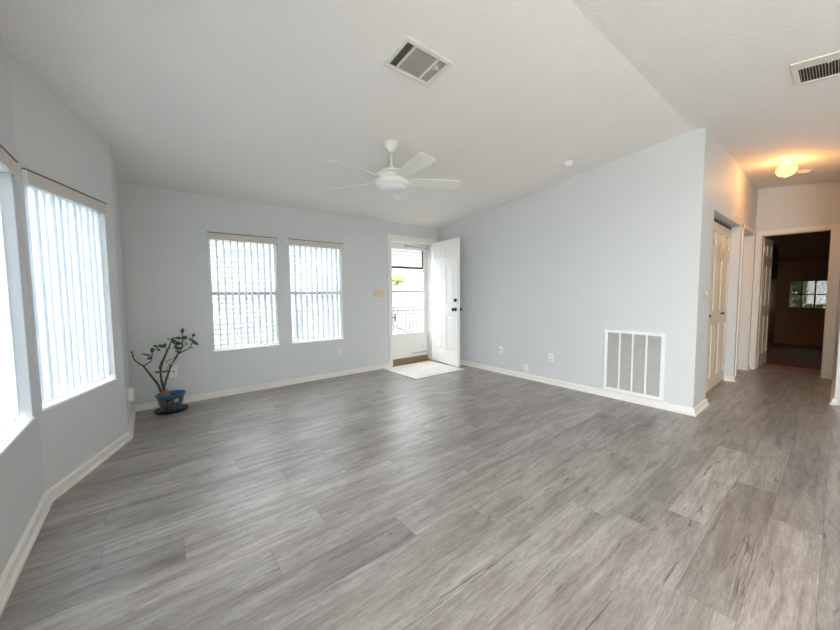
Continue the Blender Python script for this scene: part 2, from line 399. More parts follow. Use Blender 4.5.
bm = B(); box(bm, -.62, 7.2, YBACK-.1, YF+.1, -.12, -.003); struct(link('floor_slab', bm, M['deck']))

# ------------------------------------------------------------------ baseboards
def board(name, pts, mt='trim', h=.07, t=.016, closed=False):
    """pts polyline along wall faces; room side to the RIGHT of the walking direction"""
    bm = B(); P_ = [Vector(p) for p in pts]; N = len(P_)
    def off(i, dist):
        ds = []
        if i > 0: ds.append((P_[i]-P_[i-1]).normalized())
        if i < N-1: ds.append((P_[i+1]-P_[i]).normalized())
        ns = [Vector((d.y, -d.x)) for d in ds]
        n = sum(ns, Vector((0, 0)))/len(ns); n = n/n.length_squared if n.length_squared > 1e-6 else ns[0]
        return P_[i]+n*dist
    prof = [(0, 0), (t*1.9, 0), (t*1.9, .012), (t*1.5, .02), (t, .022), (t, h-.012), (t*.5, h-.003), (0, h)]
    rings = [[bm.verts.new((*off(i, a), z)) for a, z in prof] for i in range(N)]
    for a, b in zip(rings, rings[1:]):
        for i in range(len(prof)): bm.faces.new((a[i], a[(i+1) % len(prof)], b[(i+1) % len(prof)], b[i]))
    bm.faces.new(rings[0]); bm.faces.new(rings[-1][::-1])
    return struct(link(name, bm, M[mt]))
board('baseboard_bay', [(XL, -.53), (XL, YB2), (XC, YC2), (XC, YC), (XL, YB), (XL, YF), (2.985, YF)])
board('baseboard_right', [(3.918, YF), (XR, YF), (XR, YH), (C0, YH), (C0, .934)], 'jamb')
board('baseboard_hall', [(C1, .934), (C1, YH), (6.02, YH)], 'trim')
board('baseboard_hall_end', [(6.985, YH), (XE, YH), (XE, .845)], 'trim')
board('baseboard_hall_south', [(XE, 0), (5.53, 0), (5.53, -.02)], 'trim')

# ------------------------------------------------------------------ windows
def window(name, p0, d2, length, z0, z1, T=.12, rail=None, slider=False, gl='glass'):
    """p0 interior-face start point, d2 unit direction; outward = left of d2. frame set near the outside"""
    o = struct(empty(name, (p0[0], p0[1], 0), math.atan2(d2[1], d2[0])))
    fw = .022; y0, y1 = .065, .115
    bm = B(); box(bm, 0, length, y0, y1, z0, z0+fw); box(bm, 0, length, y0, y1, z1-fw, z1); box(bm, 0, fw, y0, y1, z0+fw, z1-fw); box(bm, length-fw, length, y0, y1, z0+fw, z1-fw)
    link('window_frame', bm, M['vinyl'], o)
    if slider:
        bm = B(); box(bm, length/2-.03, length/2+.03, .07, .11, z0+fw, z1-fw); link('window_mullion', bm, M['vinyl'], o)
    elif rail:
        bm = B(); box(bm, fw, length-fw, .068, .108, rail-.022, rail+.022); link('meeting_rail', bm, M['greyal'], o)
    bm = B(); box(bm, fw-.003, length-fw+.003, .088, .092, z0+fw-.003, z1-fw+.003); link('glass_pane', bm, M[gl], o)
    bm = B(); box(bm, 0, .004, .001, .065, z0, z1); box(bm, length-.004, length, .001, .065, z0, z1); link('reveal_liner', bm, M['vinyl' if rail else 'wall'], o)
    bm = B(); box(bm, -.004, length+.004, -.008, -.0005, z0-.012, z0+.001); box(bm, .004, length-.004, -.0005, .066, z0-.0, z0+.002); link('window_sill', bm, M['white'], o)
    return o
window('window_1', (W1[0], YF), (1, 0), W1[1]-W1[0], W1[2], W1[3], rail=1.21, gl='tint')
window('window_2', (W2[0], YF), (1, 0), W2[1]-W2[0], W2[2], W2[3], rail=1.21, gl='tint')
q = Vector((XL, YB))+adn*AW[1]; window('window_3', (q.x, q.y), (-adn.x, -adn.y), .76, .545, 1.87)
window('window_4', (XC, YC-CW[1]), (0, 1), CW[1]-CW[0], .545, 1.87, slider=True)
rd = Vector((XL-XC, YB2-YC2)).normalized(); q = Vector((XC, YC2))+rd*.79; window('window_5', (q.x, q.y), (-rd.x, -rd.y), .76, .545, 1.87)
window('added_window_6', (XL, YB2-2.55), (0, 1), 1.8, .04, 2.03, slider=True)  # invented glazed side door, unseen, added to brighten the room

# vertical blinds: valance + vanes, same local frame as the windows (x along wall, +y outwards, room at -y)
def vane_mesh(h, w=.089, curve=.003, t=.0012):
    bm = B(); n = 6; rows = []
    for z in (0, h):
        fr = []; bk = []
        for i in range(n+1):
            u = -w/2+w*i/n; c = curve*(1-(2*u/w)**2)
            fr.append(bm.verts.new((u, c, z))); bk.append(bm.verts.new((u, c+t, z)))
        rows.append((fr, bk))
    (f0, b0), (f1, b1) = rows
    for i in range(n):
        bm.faces.new((f0[i], f0[i+1], f1[i+1], f1[i])); bm.faces.new((b0[i+1], b0[i], b1[i], b1[i+1]))
        bm.faces.new((f0[i], b0[i], b0[i+1], f0[i+1])); bm.faces.new((f1[i], f1[i+1], b1[i+1], b1[i]))
    bm.faces.new((f0[0], f1[0], b1[0], b0[0])); bm.faces.new((f0[n], b0[n], b1[n], f1[n]))
    return bm
def blind(label, p0, d2, x0, x1, zt, zb, zsl, n, ang, smat, dep=.018, yy=.012, extra=(), jit=2):
    o = empty('vertical_blind', (p0[0], p0[1], 0), math.atan2(d2[1], d2[0]))
    tag(o, label, 'blind', 'vertical blinds')
    bm = B(); box(bm, x0, x1, -dep, -dep+.008, zt-.075, zt); box(bm, x0, x0+.008, -dep+.008, -.001, zt-.075, zt); box(bm, x1-.008, x1, -dep+.008, -.001, zt-.075, zt)
    v = link('valance', bm, M['val'], o, bevel=.002)
    bm = B(); box(bm, x0-.002, x1+.002, -dep-.003, -.001, zt+.0005, zt+.008); link('valance_top_strip', bm, M['valedge'], v)
    for xx in (x0, x1):
        s_ = 1 if xx == x1 else -1
        bm = B(); box(bm, min(xx, xx+s_*.006), max(xx, xx+s_*.006), -dep-.004, -.001, zt-.08, zt-.001); link('valance_end_clip', bm, M['plwhite'], v)
    bm = B(); box(bm, .012, (x1-.024 if x0 < -.008 else x1-.02), .004, .05, zt-.062, zt-.040); link('head_rail', bm, M['plwhite'], o)
    for i in range(n):
        mg = .018 if dep > .02 else .045
        xx = x0+mg+(x1-x0-2*mg)*i/(n-1)
        if i == 0: s0 = link('vane', vane_mesh(zt-.055-zb), smat, o); s = s0
        else: s = s0.copy(); COL.objects.link(s)
        a = ang[i % len(ang)] if isinstance(ang, (list, tuple)) else ang
        s.parent = o; s.location = (xx, yy, zb); s.rotation_euler = (0, 0, R(a+random.uniform(-jit, jit)))
    return o
# front-wall blinds: vanes turned open
blind('off-white vertical blind, vanes turned open, on the front-wall window nearer the potted plant', (W1[0], YF), (1, 0), -.012, W1[1]-W1[0]+.012, 1.90, .572, 1.9, 11, 96, M['slat2'], dep=.03, yy=.03)
blind('off-white vertical blind, vanes turned open, on the front-wall window nearer the entry door', (W2[0], YF), (1, 0), -.012, W2[1]-W2[0]+.012, 1.905, .572, 1.9, 11, 88, M['slat2'], dep=.03, yy=.03)
q = Vector((XL, YB))+adn*AW[1]
blind('white translucent vertical blind on the angled bay window, hanging closed above the sill', (q.x, q.y), (-adn.x, -adn.y), -.003, .758, 1.895, .575, 1.8, 11, [-6, -12, -4, -14, -8], M['slat'], yy=.04, jit=3)
blind('pale blue-lit vertical blind on the bay window at the left edge of the picture', (XC, YC-CW[1]), (0, 1), -.012, CW[1]-CW[0]+.012, 1.895, .575, 1.8, 20, [8, 14, 5, 12], M['slat'], yy=.04, jit=3)

# ------------------------------------------------------------------ doors
def leaf_bm(w, h, t, cols, rows):
    """slab in x 0..w, y 0..t, z 0..h with panels; cols [(x0,x1)], rows [(z0,z1)]"""
    bm = B()
    xs = [0]+[v for c in cols for v in c]+[w]; zs = [0]+[v for r_ in rows for v in r_]+[h]
    for i in range(0, len(xs), 2): box(bm, xs[i], xs[i+1], 0, t, 0, h)
    for c in cols:
        for i in range(0, len(zs), 2): box(bm, c[0], c[1], 0, t, zs[i], zs[i+1])
        for r_ in rows:
            box(bm, c[0], c[1], .012, t-.012, r_[0], r_[1])
            for ya, yb in ((.012, .003), (t-.012, t-.003)):
                k = .022; kk = .040
                a = [(c[0]+k, ya, r_[0]+k), (c[1]-k, ya, r_[0]+k), (c[1]-k, ya, r_[1]-k), (c[0]+k, ya, r_[1]-k)]
                b = [(c[0]+kk, yb, r_[0]+kk), (c[1]-kk, yb, r_[0]+kk), (c[1]-kk, yb, r_[1]-kk), (c[0]+kk, yb, r_[1]-kk)]
                va = [bm.verts.new(p) for p in a]; vb = [bm.verts.new(p) for p in b]
                bm.faces.new(vb)
                for i in range(4): bm.faces.new((va[i], va[(i+1) % 4], vb[(i+1) % 4], vb[i]))
    return bm
ROWS = [(.22, .80), (.98, 1.61), (1.75, 1.94)]
def casing(name, kind_pts, mt):
    bm = B()
    for b_ in kind_pts: box(bm, *b_)
    return struct(link(name, bm, M[mt], bevel=.004))
# front door: frame with jambs, casing
casing('trim_1', [(2.985, DO[0]+.004, YF-.018, YF, 0, 2.125), (DO[1]+.002, 3.918, YF-.018, YF, 0, 2.125), (2.975, 3.925, YF-.022, YF, 2.04, 2.128)], 'trim')
d1 = struct(empty('door_1', (DO[1]-.012, YF-.004, 0), R(-90)))     # local +x runs into the room (-y)
d1.location = (3.868, YF-.030, .015); d1.rotation_euler = (0, 0, R(-96.3))
bm = leaf_bm(.735, 2.035, .045, [(.10, .315), (.42, .635)], ROWS)
lf = link('door_leaf', bm, M['white'], d1); lf.location = (0, 0, 0)   # y local -> +x world
for zz, nm, rr_ in ((.915, 'door_knob', .026), (1.062, 'deadbolt', .022)):
    bm = B()
    for sgn, y0 in ((-1, 0), (1, .045)):
        if nm == 'door_knob': prof = [(.0001, 0), (.031, 0), (.031, .006), (.012, .010), (.012, .032), (.024, .038), (.029, .052), (.024, .066), (.0001, .069)]
        else: prof = [(.0001, 0), (.028, 0), (.028, .008), (.020, .016), (.018, .022), (.0001, .022)]
        tmp = B(); lathe(tmp, prof, 20)
        mm_ = Matrix.Translation((.680, y0, zz)) @ Matrix.Rotation(R(-90*sgn), 4, 'X')
        bmesh.ops.transform(tmp, matrix=mm_, verts=tmp.verts)
        me_ = bpy.data.meshes.new('t'); tmp.to_mesh(me_); tmp.free(); bm.from_mesh(me_); bpy.data.meshes.remove(me_)
    if nm == 'deadbolt': box(bm, .674, .686, -.036, -.020, zz-.018, zz+.018)
    link(nm, bm, M['darkbr'], d1, smooth=False)
for zz in (.25, 1.02, 1.80):
    bm = B(); tube(bm, [(-.004, -.004, zz-.045), (-.004, -.004, zz+.045)], .006); link('hinge', bm, M['brass'], d1)
# jamb lining
casing('trim_2', [(DO[0], DO[0]+.018, YF+.0005, YF+.12, .0, 2.045), (DO[1]-.002, DO[1]+.02, YF+.07, YF+.12, .0, 2.045), (DO[0], DO[1], YF+.0005, YF+.12, 2.026, 2.045)], 'jamb')
bm = B(); box(bm, DO[0]+.018, DO[1]-.002, YF+.002, YF+.16, .0, .022); box(bm, DO[0]+.018, DO[1]-.002, YF+.07, YF+.15, .022, .088); struct(link('trim_3', bm, M['thresh'], bevel=.003))
# storm door
sd = tag(empty('storm_door', (DO[0]+.019, YF+.085, .092)), 'white storm door with stacked glass panes and a solid kick panel, closed in the front doorway', 'storm door')
SW = DO[1]-DO[0]-.022; SH = 1.930
bm = B(); fw = .045
box(bm, 0, fw, 0, .03, 0, SH); box(bm, SW-.085, SW, 0, .03, 0, SH); box(bm, fw, SW-.085, 0, .03, SH-.095, SH); box(bm, fw, SW-.085, 0, .03, 0, .07)
link('door_frame', bm, M['jamb'], sd, bevel=.003)
bm = B(); box(bm, fw, SW-.085, .006, .024, .07, .40); box(bm, fw, SW-.085, 0, .03, .40, .42); link('kick_panel', bm, M['jamb'], sd, bevel=.002)
zl = [.42, .81, 1.13, 1.53, SH-.095]
for i, (a, b) in enumerate(zip(zl, zl[1:])):
    bm = B(); box(bm, fw, SW-.085, .013, .016, a, b); link('glass_pane', bm, M['glass'], sd)
for zz, mm_, hh in ((.81, 'greyal', .009), (1.13, 'greyal', .012), (1.53, 'alum', .015)):
    bm = B(); box(bm, fw, SW-.085, .002, .012, zz-hh, zz+hh); link('glazing_bar', bm, M[mm_], sd)
bm = B(); box(bm, SW-.106, SW-.0851, .002, .012, 1.545, SH-.095); link('screen_track', bm, M['alum'], sd)
bm = B(); tube(bm, [(.34, -.03, SH-.045), (SW-.13, -.03, SH-.047)], .011, 10); tube(bm, [(SW-.13, -.03, SH-.047), (SW-.03, -.02, SH-.05)], .005, 8); box(bm, .31, .345, -.045, .0, SH-.065, SH-.025); box(bm, SW-.04, SW-.015, -.03, -.0, SH-.06, SH-.035); link('door_closer', bm, M['greyal'], sd)
bm = B(); box(bm, .030, .050, -.012, 0, .64, .80); tube(bm, [(.085, -.035, .64), (.085, -.035, .77)], .010); box(bm, .04, .09, -.04, -.01, .70, .715); link('pull_handle', bm, M['darkbr'], sd)
bm = B(); box(bm, SW-.16, SW-.03, -.03, -.0, .055, .075); tube(bm, [(SW-.35, -.02, .065), (SW-.16, -.02, .066)], .009); link('bottom_closer', bm, M['greyal'], sd)

# closet bifold (door_2): four leaves
d2 = struct(empty('door_2', (C0+.006, .940, .012)))
LW = (C1-C0-.012)/4
for i in range(4):
    bm = leaf_bm(LW-.004, 1.965, .027, [(.06, LW-.064)], [(.15, .78), (.95, 1.55), (1.70, 1.86)])
    l_ = link('door_leaf', bm, M['hdoor'], d2); l_.location = (i*LW, 0, 0)
for i in (1, 3):
    bm = B(); lathe(bm, [(.0001, 0), (.012, 0), (.008, .01), (.008, .018), (.017, .025), (.014, .034), (.0001, .036)], 16)
    bmesh.ops.rotate(bm, verts=bm.verts, cent=(0, 0, 0), matrix=Matrix.Rotation(R(90), 3, 'X'))
    link('door_knob', bm, M['darkbr'], d2, smooth=True).location = (2.97*LW if i == 3 else 1.03*LW, 0, .90)
bm = B(); box(bm, 0, 4*LW, -.003, .027, 1.975, 2.0); link('door_track', bm, M['darkbr'], d2)
# side doorway off the hall (door_3)
casing('trim_4', [(6.02, D0+.004, YH-.016, YH, 0, 2.055), (D1-.004, 6.985, YH-.016, YH, 0, 2.055), (6.02, 6.985, YH-.018, YH, 1.996, 2.056)], 'trim')
casing('trim_5', [(D0, D0+.015, YH+.0005, YH+.12, 0, 2.0), (D1-.015, D1, YH+.0005, YH+.12, 0, 2.0), (D0+.015, D1-.015, YH+.0005, YH+.12, 1.985, 2.0)], 'trim')
d3 = struct(empty('door_3', (D0+.018, YH+.12, .012)))
link('door_leaf', leaf_bm(D1-D0-.036, 1.968, .035, [(.11, .36), (.46, .71)], [(.2, .78), (.95, 1.55), (1.70, 1.86)]), M['hdoor'], d3)
# end doorway
casing('trim_6', [(XE-.016, XE, E1-.004, .842, 0, 2.055), (XE-.016, XE, .031, E0+.004, 0, 2.055), (XE-.018, XE, .031, .842, 1.996, 2.058)], 'trim')
casing('trim_7', [(XE+.0005, XE+.12, E1-.015, E1, 0, 2.0), (XE+.0005, XE+.12, E0, E0+.015, 0, 2.0), (XE+.0005, XE+.12, E0+.015, E1-.015, 1.985, 2.0)], 'trim')
d4 = struct(empty('door_4', (7.212, .762, .012)))
bm = leaf_bm(.60, 1.968, .035, [(.08, .265), (.335, .52)], [(.2, .78), (.95, 1.55), (1.70, 1.86)]); link('door_leaf', bm, M['hdoor'], d4)
d4.rotation_euler = (0, 0, R(-3.6))
for zz in (.22, 1.0, 1.78):
    bm = B(); tube(bm, [(-.006, -.006, zz-.04), (-.006, -.006, zz+.04)], .006); link('hinge', bm, M['brass'], d4)

# ------------------------------------------------------------------ room beyond the hall
fz = lambda x, y: 2.34-(x-7.2)*.138
bm = B(); box(bm, 7.203, 11.1, -1.3, 1.0, -.12, -.002); struct(link('floor_beyond', bm, M['farfloor']))
bm = B(); box(bm, 7.203, 7.75, -1.3, .95, -.002, .002); struct(link('floor_threshold', bm, M['fartile']))
bm = B(); prism(bm, [(7.2, .93), (11.1, .93), (11.1, 1.05), (7.2, 1.05)], 0, fz); struct(link('wall_beyond_left', bm, M['farwall']))
bm = B(); prism(bm, [(7.2, -1.4), (11.1, -1.4), (11.1, -1.3), (7.2, -1.3)], 0, fz); struct(link('wall_beyond_right', bm, M['farwall']))
bm = B(); prism(bm, [(7.2, -1.4), (11.1, -1.4), (11.1, 1.05), (7.2, 1.05)], fz, lambda x, y: fz(x, y)+.1); struct(link('ceiling_beyond', bm, M['farwall']))
FW = (.17, .74, .79, 1.40)
bm = B()
for a in ((-1.3, FW[0], 0, 2.2), (FW[1], .93, 0, 2.2), (FW[0], FW[1], 0, FW[2]), (FW[0], FW[1], FW[3], 2.2)):
    prism(bm, [(11.0, a[0]), (11.1, a[0]), (11.1, a[1]), (11.0, a[1])], a[2], lambda x, y: min(a[3], fz(x, y)))
struct(link('wall_beyond_back', bm, M['farwall']))
bm = B(); prism(bm, [(7.2, -1.4), (7.21, -1.4), (7.21, -.02), (7.2, -.02)], 0, fz); prism(bm, [(7.15, -1.4), (7.2, -1.4), (7.2, -.02), (7.15, -.02)], 0, fz); struct(link('wall_beyond_front', bm, M['farwall']))
w9 = struct(empty('window_7', (11.0, FW[1], 0), R(-90)))
bm = B(); L_ = FW[1]-FW[0]; f_ = .022
box(bm, -.03, L_+.03, -.015, .03, FW[2]-.03, FW[2]+f_); box(bm, -.03, L_+.03, -.015, .03, FW[3]-f_, FW[3]+.03); box(bm, -.03, f_, -.015, .03, FW[2]+f_, FW[3]-f_); box(bm, L_-f_, L_+.03, -.015, .03, FW[2]+f_, FW[3]-f_)
link('window_frame', bm, M['farwall'], w9)
bm = B()
for i in (1, 2): box(bm, L_*i/3-.012, L_*i/3+.012, 0, .02, FW[2]+f_, FW[3]-f_)
for i in range(3): box(bm, L_*i/3+(.0121 if i else f_), L_*(i+1)/3-(.0121 if i < 2 else f_), 0, .02, (FW[2]+FW[3])/2-.012, (FW[2]+FW[3])/2+.012)
link('window_muntins', bm, M['farwall'], w9)
bm = B(); box(bm, 0, L_, .035, .039, FW[2], FW[3]); link('glass_pane', bm, glassmat('dim_glass', (.42, .42, .38)), w9)
# black hanging garment bag
bm = B(); pts = []
for z, w_, d_ in ((0, .10, .05), (.02, .2, .09), (.25, .22, .10), (.5, .20, .09), (.60, .14, .06), (.64, .04, .03)): pts.append((z, w_, d_))
rings = [[bm.verts.new((w_*math.cos(t_*math.pi/8)*(1+.06*math.sin(3*t_+z*9)), d_*math.sin(t_*math.pi/8), z)) for t_ in range(16)] for z, w_, d_ in pts]
for a, b in zip(rings, rings[1:]):
    for i in range(16): bm.faces.new((a[i], a[(i+1) % 16], b[(i+1) % 16], b[i]))
bm.faces.new(rings[0][::-1]); bm.faces.new(rings[-1])
bg_ = tag(link('hanging_bag', bm, M['bag'], None, (8.75, .83, 1.38), smooth=True), 'black cloth bag hanging on the wall in the dark room behind the hall door', 'bag')

# ------------------------------------------------------------------ things on walls
def plate(name, label, cat, loc, rz, kind='outlet', mt='plwhite', group=None, w=.07, h=.115):
    """local: x along wall, -y into the room"""
    o = tag(empty(name, loc, rz), label, cat, group)
    bm = B(); box(bm, -w/2, w/2, -.006, 0, -h/2, h/2); link('cover_plate', bm, M[mt], o, bevel=.003)
    if kind == 'outlet':
        for zz in (-.027, .027):
            bm = B(); lathe(bm, [(.0001, 0), (.017, 0), (.017, .002), (.0001, .002)], 16); bmesh.ops.rotate(bm, verts=bm.verts, cent=(0, 0, 0), matrix=Matrix.Rotation(R(90), 3, 'X'))
            s = link('socket', bm, M['ivory'], o, (0, -.006, zz))
            bm = B(); box(bm, -.008, -.005, -.0025, -.0021, -.004, .007); box(bm, .005, .008, -.0025, -.0021, -.004, .007); box(bm, -.002, .002, -.0025, -.0021, -.013, -.009); link('slot', bm, M['black'], s)
    if kind == 'switch':
        n = max(1, int(round(w/.046-.3)))
        for i in range(n):
            bm = B(); box(bm, -.005, .005, -.012, 0, -.006, .014); link('toggle', bm, M['ivory'], o, ((i-(n-1)/2)*.046, -.006, 0), bevel=.001)
    if kind == 'jack':
        bm = B(); lathe(bm, [(.0001, 0), (.009, 0), (.007, .004), (.005, .005), (.005, .012), (.0001, .012)], 12); bmesh.ops.rotate(bm, verts=bm.verts, cent=(0, 0, 0), matrix=Matrix.Rotation(R(90), 3, 'X'))
        link('cable_jack', bm, M['darkbr'], o, (0, -.006, 0))
    return o
Y_ = YF; 
plate('cable_plate', 'small white cable outlet plate on the grey wall behind the potted plant', 'outlet', (.173, YF, .363), 0, 'jack', 'plwhite', w=.075, h=.12)
plate('wall_outlet', 'grey-lit wall outlet below the front-wall window nearer the door', 'outlet', (2.127, YF, .364), 0, 'outlet', 'ivory')
plate('switch_plate', 'wide brass-coloured triple switch plate on the wall beside the front door', 'light switch', (2.81, YF, 1.20), 0, 'switch', 'brass', w=.165, h=.118)
plate('cable_plate', 'small white jack plate on the right wall, nearest the open front door', 'outlet', (XR, 3.126, .343), R(-90), 'jack', 'plwhite')
plate('wall_outlet', 'low white wall outlet just above the baseboard of the right wall', 'outlet', (XR, 2.693, .142), R(-90), 'outlet', 'plwhite')
plate('wall_outlet', 'white wall outlet on the right wall, nearest the large return-air grille', 'outlet', (XR, 2.327, .347), R(-90), 'outlet', 'plwhite')
plate('switch_plate', 'narrow almond switch plate on the hall corner wall beside the bifold door', 'light switch', (4.30, YH, 1.17), 0, 'switch', 'brass')
ap = tag(empty('plug_adapter', (XL, 3.885, .33), R(90)), 'white box plugged in low on the short wall beside the bay window', 'plug adapter')
bm = B(); box(bm, -.035, .035, -.006, 0, -.058, .058); link('cover_plate', bm, M['plwhite'], ap, bevel=.002)
bm = B(); box(bm, -.032, .032, -.045, -.006, -.062, .05); link('adapter_body', bm, M['plwhite'], ap, bevel=.008)
bm = B(); box(bm, -.012, .012, -.047, -.045, -.02, .02); link('adapter_front', bm, M['ivory'], ap)
# return-air grille on the right wall
g = tag(empty('return_air_grille', (XR, 1.380, .0), R(-90)), 'large white return-air grille with four louvred columns low on the right wall', 'vent')
GW, G0, G1 = .58, .082, .772
bm = B(); f_ = .034
box(bm, -GW/2, GW/2, -.018, 0, G0, G0+f_); box(bm, -GW/2, GW/2, -.018, 0, G1-f_, G1); box(bm, -GW/2, -GW/2+f_, -.018, 0, G0+f_, G1-f_); box(bm, GW/2-f_, GW/2, -.018, 0, G0+f_, G1-f_)
link('frame', bm, M['grille'], g, bevel=.003)
for i in (1, 2, 3):
    x = -GW/2+f_+(GW-2*f_)*i/4
    bm = B(); box(bm, x-.008, x+.008, -.018, -.002, G0+f_, G1-f_); link('divider', bm, M['grille'], g)
bm = B(); box(bm, -GW/2+f_, GW/2-f_, -.0015, -.0005, G0+f_, G1-f_); link('back_plate', bm, M['duct'], g)
nl = 52
for c in range(4):
    xa = -GW/2+f_+(GW-2*f_)*c/4+(.008 if c else 0); xb = -GW/2+f_+(GW-2*f_)*(c+1)/4-(.008 if c < 3 else 0)
    bm = B()
    for i in range(nl):
        z = G0+f_+.004+(G1-G0-2*f_-.008)*i/(nl-1)
        v = [bm.verts.new(p_) for p_ in ((xa, -.014, z-.0045), (xb, -.014, z-.0045), (xb, -.003, z+.0045), (xa, -.003, z+.0045))]
        v2 = [bm.verts.new((p_.co.x, p_.co.y, p_.co.z+.0012)) for p_ in v]
        bm.faces.new(v); bm.faces.new(v2[::-1])
        for k in range(4): bm.faces.new((v[k], v[(k+1) % 4], v2[(k+1) % 4], v2[k]))
    link('louver_bank', bm, M['slatgray'], g)
for x in (-GW/2+.03, GW/2-.10):
    bm = B(); box(bm, x, x+.07, -.022, -.018, G1-.012, G1-.004); link('latch', bm, M['vent'], g)
# small marks / screws in the right wall
for (yy_, zz_, lab) in ((2.50, 1.86, 'left of the close pair of small screws high on the right wall'), (2.43, 1.88, 'right of the close pair of small screws high on the right wall'), (1.44, 1.95, 'single small screw high on the right wall above the return-air grille')):
    bm = B(); lathe(bm, [(.0001, 0), (.006, 0), (.005, .004), (.0001, .005)], 10); bmesh.ops.rotate(bm, verts=bm.verts, cent=(0, 0, 0), matrix=Matrix.Rotation(R(-90), 3, 'Y'))
    tag(link('wall_screw', bm, M['slatgray'], None, (XR, yy_, zz_)), lab, 'screw')

# ------------------------------------------------------------------ ceiling things
def ceil_rot(y): return math.atan(-.1047) if y > YR else math.atan(.11)
def on_ceiling(name, x, y, rz=0):
    o = empty(name, (x, y, cz(x, y)))
    o.rotation_euler = (Matrix.Rotation(ceil_rot(y), 3, 'X') @ Matrix.Rotation(rz, 3, 'Z')).to_euler(); return o
v1 = tag(on_ceiling('ceiling_register', 1.364, 1.700), 'square white supply-air register with three louvre banks in the ceiling near the fan', 'vent')
a, b = .178, .125
bm = B(); f_ = .024
box(bm, -a, a, -b, -b+f_, -.016, 0); box(bm, -a, a, b-f_, b, -.016, 0); box(bm, -a, -a+f_, -b+f_, b-f_, -.016, 0); box(bm, a-f_, a, -b+f_, b-f_, -.016, 0)
for x in (-.095, .083): box(bm, x-.005, x+.005, -b+f_, b-f_, -.016, 0)
link('frame', bm, M['vent'], v1, bevel=.002)
bm = B(); box(bm, -a+f_, -.100, -b+f_, b-f_, -.0015, -.0005); link('duct_opening', bm, M['gap'], v1)  # flat plates behind the banks carry the duct's depth of shade as colour
bm = B(); box(bm, -.09, .078, -b+f_, b-f_, -.0015, -.0005); link('duct_opening', bm, M['mid'], v1)
bm = B(); box(bm, .088, a-f_, -b+f_, b-f_, -.0015, -.0005); link('duct_opening', bm, M['mid'], v1)
def bank(x0, x1, n, tilt, alongx=False, mt='vent', th=.0012, w=.009):
    bm = B()
    if alongx:
        for i in range(n):
            y = -b+f_+(2*b-2*f_)*(i+.5)/n
            vs = [(x0, y-w/2, -.009 if tilt > 0 else -.002), (x1, y-w/2, -.009 if tilt > 0 else -.002), (x1, y+w/2, -.002 if tilt > 0 else -.009), (x0, y+w/2, -.002 if tilt > 0 else -.009)]
            v = [bm.verts.new(p_) for p_ in vs]; v2 = [bm.verts.new((p_[0], p_[1], p_[2]+th)) for p_ in vs]
            bm.faces.new(v); bm.faces.new(v2[::-1])
            for k in range(4): bm.faces.new((v[k], v[(k+1) % 4], v2[(k+1) % 4], v2[k]))
    else:
        for i in range(n):
            x = x0+(x1-x0)*(i+.5)/n
            vs = [(x-w/2, -b+f_, -.009 if tilt > 0 else -.002), (x-w/2, b-f_, -.009 if tilt > 0 else -.002), (x+w/2, b-f_, -.002 if tilt > 0 else -.009), (x+w/2, -b+f_, -.002 if tilt > 0 else -.009)]
            v = [bm.verts.new(p_) for p_ in vs]; v2 = [bm.verts.new((p_[0], p_[1], p_[2]+th)) for p_ in vs]
            bm.faces.new(v); bm.faces.new(v2[::-1])
            for k in range(4): bm.faces.new((v[k], v[(k+1) % 4], v2[(k+1) % 4], v2[k]))
    return bm
link('louver_bank', bank(-a+f_, -.100, 5, 1, w=.004), M['vent'], v1)
link('louver_bank', bank(-.090, .078, 17, 1, alongx=True, w=.0105), M['vent'], v1)
link('louver_bank', bank(.088, a-f_, 6, 1, w=.007), M['vent'], v1)
bm = B(); box(bm, .105, .125, -.05, -.03, -.016, -.010); box(bm, .10, .108, -.06, -.01, -.013, -.010); link('damper_lever', bm, M['vent'], v1)

v2 = tag(on_ceiling('ceiling_register', 3.412, .04), 'long white supply-air register with dark slots in the ceiling at the right edge', 'vent')
a, b, f_ = .178, .235, .030
bm = B()
box(bm, -a, a, -b, -b+f_, -.010, 0); box(bm, -a, a, b-f_, b, -.010, 0); box(bm, -a, -a+f_, -b+f_, b-f_, -.010, 0); box(bm, a-f_, a, -b+f_, b-f_, -.010, 0)
link('frame', bm, M['vent'], v2, bevel=.003)
bm = B(); box(bm, -a+f_, a-f_, -b+f_, b-f_, -.0015, -.0005); link('duct_opening', bm, M['gap'], v2)
bm = B(); box(bm, -a+f_, -a+f_+.075, -b+f_, b-f_, -.006, -.002); link('damper_blade', bm, M['vent'], v2)
bm = bank(-a+f_+.077, a-f_-.004, 31, 1, alongx=True, w=.0045, th=.0025); link('louver_bank', bm, M['vent'], v2)
bm = B(); tube(bm, [(-a+f_+.075, .08, -.008), (-a+f_+.045, .075, -.022), (-a+f_+.02, .06, -.020)], .004); link('damper_lever', bm, M['vent'], v2)

# smoke detector
sm = tag(on_ceiling('smoke_detector', 3.622, 1.922), 'small round white smoke detector on the sloped ceiling near the right wall', 'smoke detector')
bm = B(); lathe(bm, [(.0001, 0), (.058, 0), (.058, -.012), (.055, -.014), (.0001, -.014)], 32); link('base_plate', bm, M['plwhite'], sm, smooth=False)
bm = B(); lathe(bm, [(.048, -.014), (.048, -.02), (.036, -.036), (.02, -.040), (.0001, -.040)], 32); link('sensor_cover', bm, M['plwhite'], sm)
bm = B(); lathe(bm, [(.0001, -.040), (.010, -.040), (.010, -.043), (.0001, -.043)], 16); link('test_button', bm, M['slatgray'], sm)

